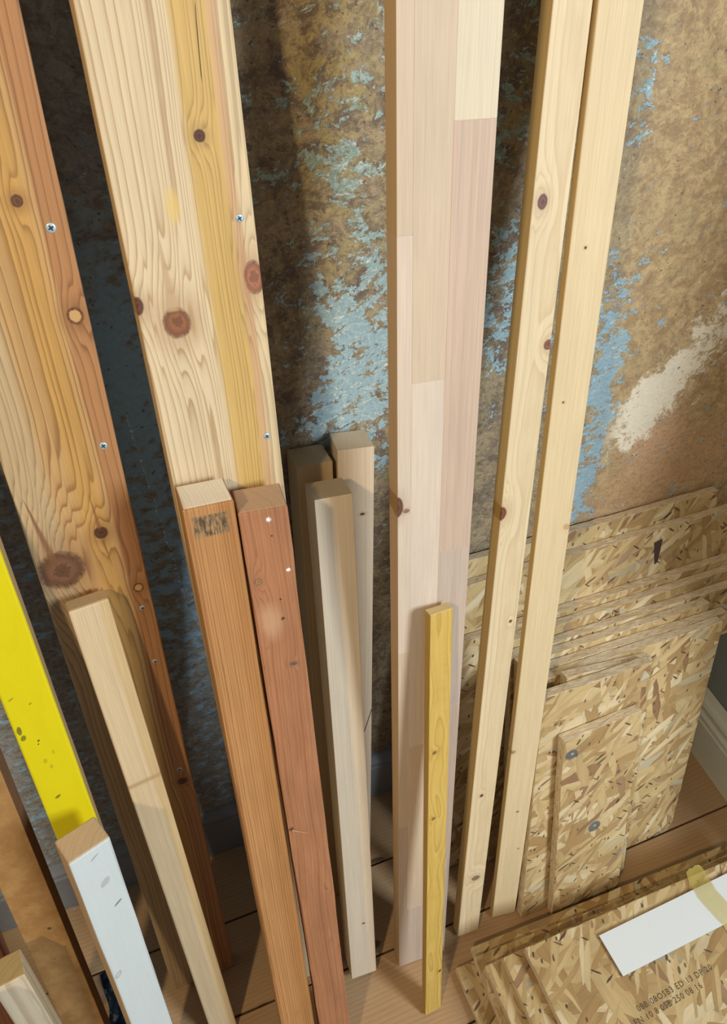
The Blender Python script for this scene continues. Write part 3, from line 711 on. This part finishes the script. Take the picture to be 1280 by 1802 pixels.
PANELS = [  # layer from the wall, x0, x1, height of the back top edge, label, ragged end, top slope, right skew, left skew
    (0, 0.40, 0.967, 0.654, 'tallest leaning strand board, hard against the wall, with a crumbled right end', 0.004, 0, 0, 0),
    (1, 0.39, 0.994, 0.626, 'second leaning strand board from the wall, with a dark upright chip on its face', 0, 0, 0, 0),
    (2, 0.385, 0.994, 0.538, 'third leaning strand board from the wall, with a darker tan top edge', 0, 0, 0, 0),
    (3, 0.470, 0.992, 0.531, 'fourth leaning strand board from the wall, with a long bright top edge', 0, 0, 0, 0),
    (4, 0.500, 0.988, 0.519, 'fifth leaning strand board from the wall, below the bright long edge', 0, .006, 0, 0),
    (5, 0.505, 0.840, 0.519, 'sixth leaning strand board from the wall, its top edge ending in a rounded tip', 0, .010, .098, 0),
    (6, 0.515, 0.842, 0.515, 'seventh leaning strand board from the wall, just behind the big square panel', 0, .034, .145, 0),
    (7, 0.505, 0.852, 0.518, 'big square strand board panel nearest the side wall skirting', 0, .026, .072, 0),
    (8, 0.557, 0.724, 0.529, 'narrow strand board strip slotted before the big square panel', 0, .13, 0, 0),
    (9, 0.4775, 0.708, 0.527, 'medium strand board panel beside the smooth pale batten', 0, .018, 0, .045),
    (10, 0.533, 0.682, 0.446, 'front narrow strand board panel with two grey putty spots', 0, -.03, 0, 0)]
back0 = -0.155
for (k, x0, x1, zt, label, rag_, slope, skew, lskew) in PANELS:
    L = zt / math.cos(LEAN)
    zn = {0: .33, 1: .36, 2: .38, 3: .40, 4: .42}.get(k)
    me = panel_mesh(x1 - x0, TH, L, rag_, k, slope=slope, skew=skew, lskew=lskew, notch=(0.835 - x0, zn) if zn else None)
    o = link('strand_board', me, OSB_SPOT if k == 10 else OSB)
    yb = back0 - k * STEP / math.cos(LEAN)
    o.matrix_world = Matrix.Translation((x0, yb - TH * math.cos(LEAN), TH * math.sin(LEAN) + 0.0008)) @ Matrix.Rotation(-LEAN, 4, 'X')
    tag(o, label, 'board', 'strand boards leaning on the wall')

# dark upright chip pressed into the second panel
def chip_part(parent, pts, col, name='dark_chip', yo=-0.0004):
    bm = bmesh.new()
    f = [bm.verts.new((a, yo, b)) for a, b in pts]; g_ = [bm.verts.new((a, 0.0006, b)) for a, b in pts]
    bm.faces.new(f); n = len(f)
    for k in range(n): bm.faces.new((f[k], f[(k + 1) % n], g_[(k + 1) % n], g_[k]))
    bmesh.ops.recalc_face_normals(bm, faces=bm.faces)
    link(name, to_mesh(name, bm), col, parent)
CHIP = plain('dark_bark_chip', (0.075, 0.045, 0.035), 0.8, 0.2, 200.0)
panels = [o for o in COL.objects if o.name.startswith('strand_board')]

# ---- flat pile of offcuts on the floor, lower right
PILE = [  # x0, x1, yback, yfront, label
    (0.321, 0.62, -0.3790, -0.86, 'dull lowest strand board of the floor pile, sticking out at the left', -0.5),
    (0.357, 0.915, -0.3640, -0.84, 'strand board second from the floor in the pile, reaching furthest back', -1.6),
    (0.351, 0.930, -0.3840, -0.85, 'third strand board up in the floor pile, with a shaded strip at its back', -2.0),
    (0.357, 0.90, -0.4080, -0.83, 'fourth strand board up in the floor pile, showing a thin bright left strip', 0.3),
    (0.387, 0.92, -0.4120, -0.86, 'fifth strand board up in the floor pile, showing a wider pale left strip', -1.5),
    (0.424, 0.95, -0.4170, -0.85, 'top strand board of the floor pile, printed with two lines of black lettering', -0.8)]
top = None; TP_ = 0.0176
for i, (x0, x1, yb, yf, label, rz) in enumerate(PILE):
    me = panel_mesh(x1 - x0, TP_, yb - yf, 0, 40 + i)
    o = link('strand_board', me, OSB)
    # local x -> x, local z -> +y (towards the wall), local y (front face at y=0) -> -z
    M = Matrix(((1, 0, 0), (0, 0, 1), (0, -1, 0))).to_4x4()
    o.matrix_world = Matrix.Translation((x0, yb, 0.0012 + i * 0.0184 + TP_)) @ Matrix.Rotation(R(rz), 4, 'Z') @ Matrix.Translation((0, -(yb - yf), 0)) @ M
    tag(o, label, 'board', 'strand boards piled on the floor')
    top = o
ztop = 0.0012 + 5 * 0.0184 + TP_
INK = plain('black_ink', (0.11, 0.09, 0.05), 0.9, 0.2, 300.0)
def ink_text(body, x, y, size, rz):
    cu = bpy.data.curves.new('printed_text', 'FONT'); cu.body = body; cu.size = size; cu.extrude = 0.00015; cu.space_character = 1.15; cu.resolution_u = 2
    tmp = bpy.data.objects.new('tmp_text', cu); COL.objects.link(tmp)
    bpy.context.view_layer.update()
    dg = bpy.context.evaluated_depsgraph_get()
    me = bpy.data.meshes.new_from_object(tmp.evaluated_get(dg)); me.name = 'printed_text'
    bpy.data.objects.remove(tmp, do_unlink=True)
    me.materials.clear(); me.materials.append(INK)
    o = bpy.data.objects.new('printed_text', me); COL.objects.link(o)
    mw = Matrix.Translation((x, y, ztop + 0.0002)) @ Matrix.Rotation(R(rz), 4, 'Z')
    o.parent = top; o.matrix_parent_inverse = top.matrix_world.inverted(); o.matrix_world = mw
    bpy.context.view_layer.update()
ink_text('08B 08OSB3 ED 13 DP 20', 0.548, -0.565, 0.0125, 2.4)
ink_text('EN 10 8 0SB 250 08 16', 0.532, -0.580, 0.0125, 2.4)

# ---- white-faced board lying on the pile, with adhesive tape
def white_board():
    WHT = plain('white_laminate', (0.80, 0.85, 0.86), 0.4, 0.02, 30.0, 0.05, 0.4)
    GRY = plain('grey_laminate_edge', (0.33, 0.33, 0.29), 0.6, 0.15, 80.0)
    r = bpy.data.objects.new('white_shelf_board', None); COL.objects.link(r); r.empty_display_size = 0.05
    r.location = (0.5535, -0.5138, ztop + 0.0006); r.rotation_euler = (0, 0, R(0.9))
    tag(r, 'white laminated strip of board with tape lying on the pile', 'board')
    bm = box_bm(0, 0.36, 0, 0.0665, 0, 0.0040); bmesh.ops.bevel(bm, geom=list(bm.edges), offset=0.0004, segments=1, profile=0.5, affect='EDGES')
    link('core', to_mesh('core', bm), GRY, r)
    bm = box_bm(-0.0002, 0.3602, -0.0002, 0.0667, 0.0040, 0.0048); bmesh.ops.bevel(bm, geom=list(bm.edges), offset=0.0002, segments=1, profile=0.5, affect='EDGES')
    link('white_face', to_mesh('white_face', bm), WHT, r)
    # tape: crosses the board, its torn end folded down behind it
    t = T('parcel_tape', 0.25, 0.5)
    n = t.noise(t.obj, 90.0, 3.0, 0.6)
    t.put(t.bsdf.inputs['Alpha'], 0.36 + n * 0.20)
    t.bump(n, 0.3, 0.001)
    TP = t.done((0.72, 0.60, 0.14))
    bm = bmesh.new()
    path = [(0.212, -0.012, -0.0018), (0.210, -0.002, 0.0040), (0.207, 0.006, 0.0055), (0.203, 0.030, 0.0056), (0.200, 0.052, 0.0056), (0.202, 0.0660, 0.0058), (0.203, 0.0715, 0.0035), (0.208, 0.085, 0.0010), (0.213, 0.095, 0.0016), (0.222, 0.099, 0.0030)]
    wds = [0.040] * 7 + [0.038, 0.033, 0.02]
    rows = []
    for i, ((x, y, z), wd) in enumerate(zip(path, wds)):
        rows.append([bm.verts.new((x + wd * s / 6, y + 0.0012 * math.sin(s * 1.3 + i), z + 0.0004 * abs(math.sin(s * 1.1 + i * 0.8)) + (0.0003))) for s in range(7)])
    for a, b in zip(rows, rows[1:]):
        for s in range(6): bm.faces.new((a[s], a[s + 1], b[s + 1], b[s]))
    bmesh.ops.recalc_face_normals(bm, faces=bm.faces)
    link('tape', to_mesh('tape', bm, True), TP, r)
white_board()

# details pressed into the leaning panels
bpy.context.view_layer.update()
p2 = panels[1]
chip_part(p2, [(0.428, 0.618), (0.446, 0.621), (0.4415, 0.574), (0.4345, 0.570)], CHIP)
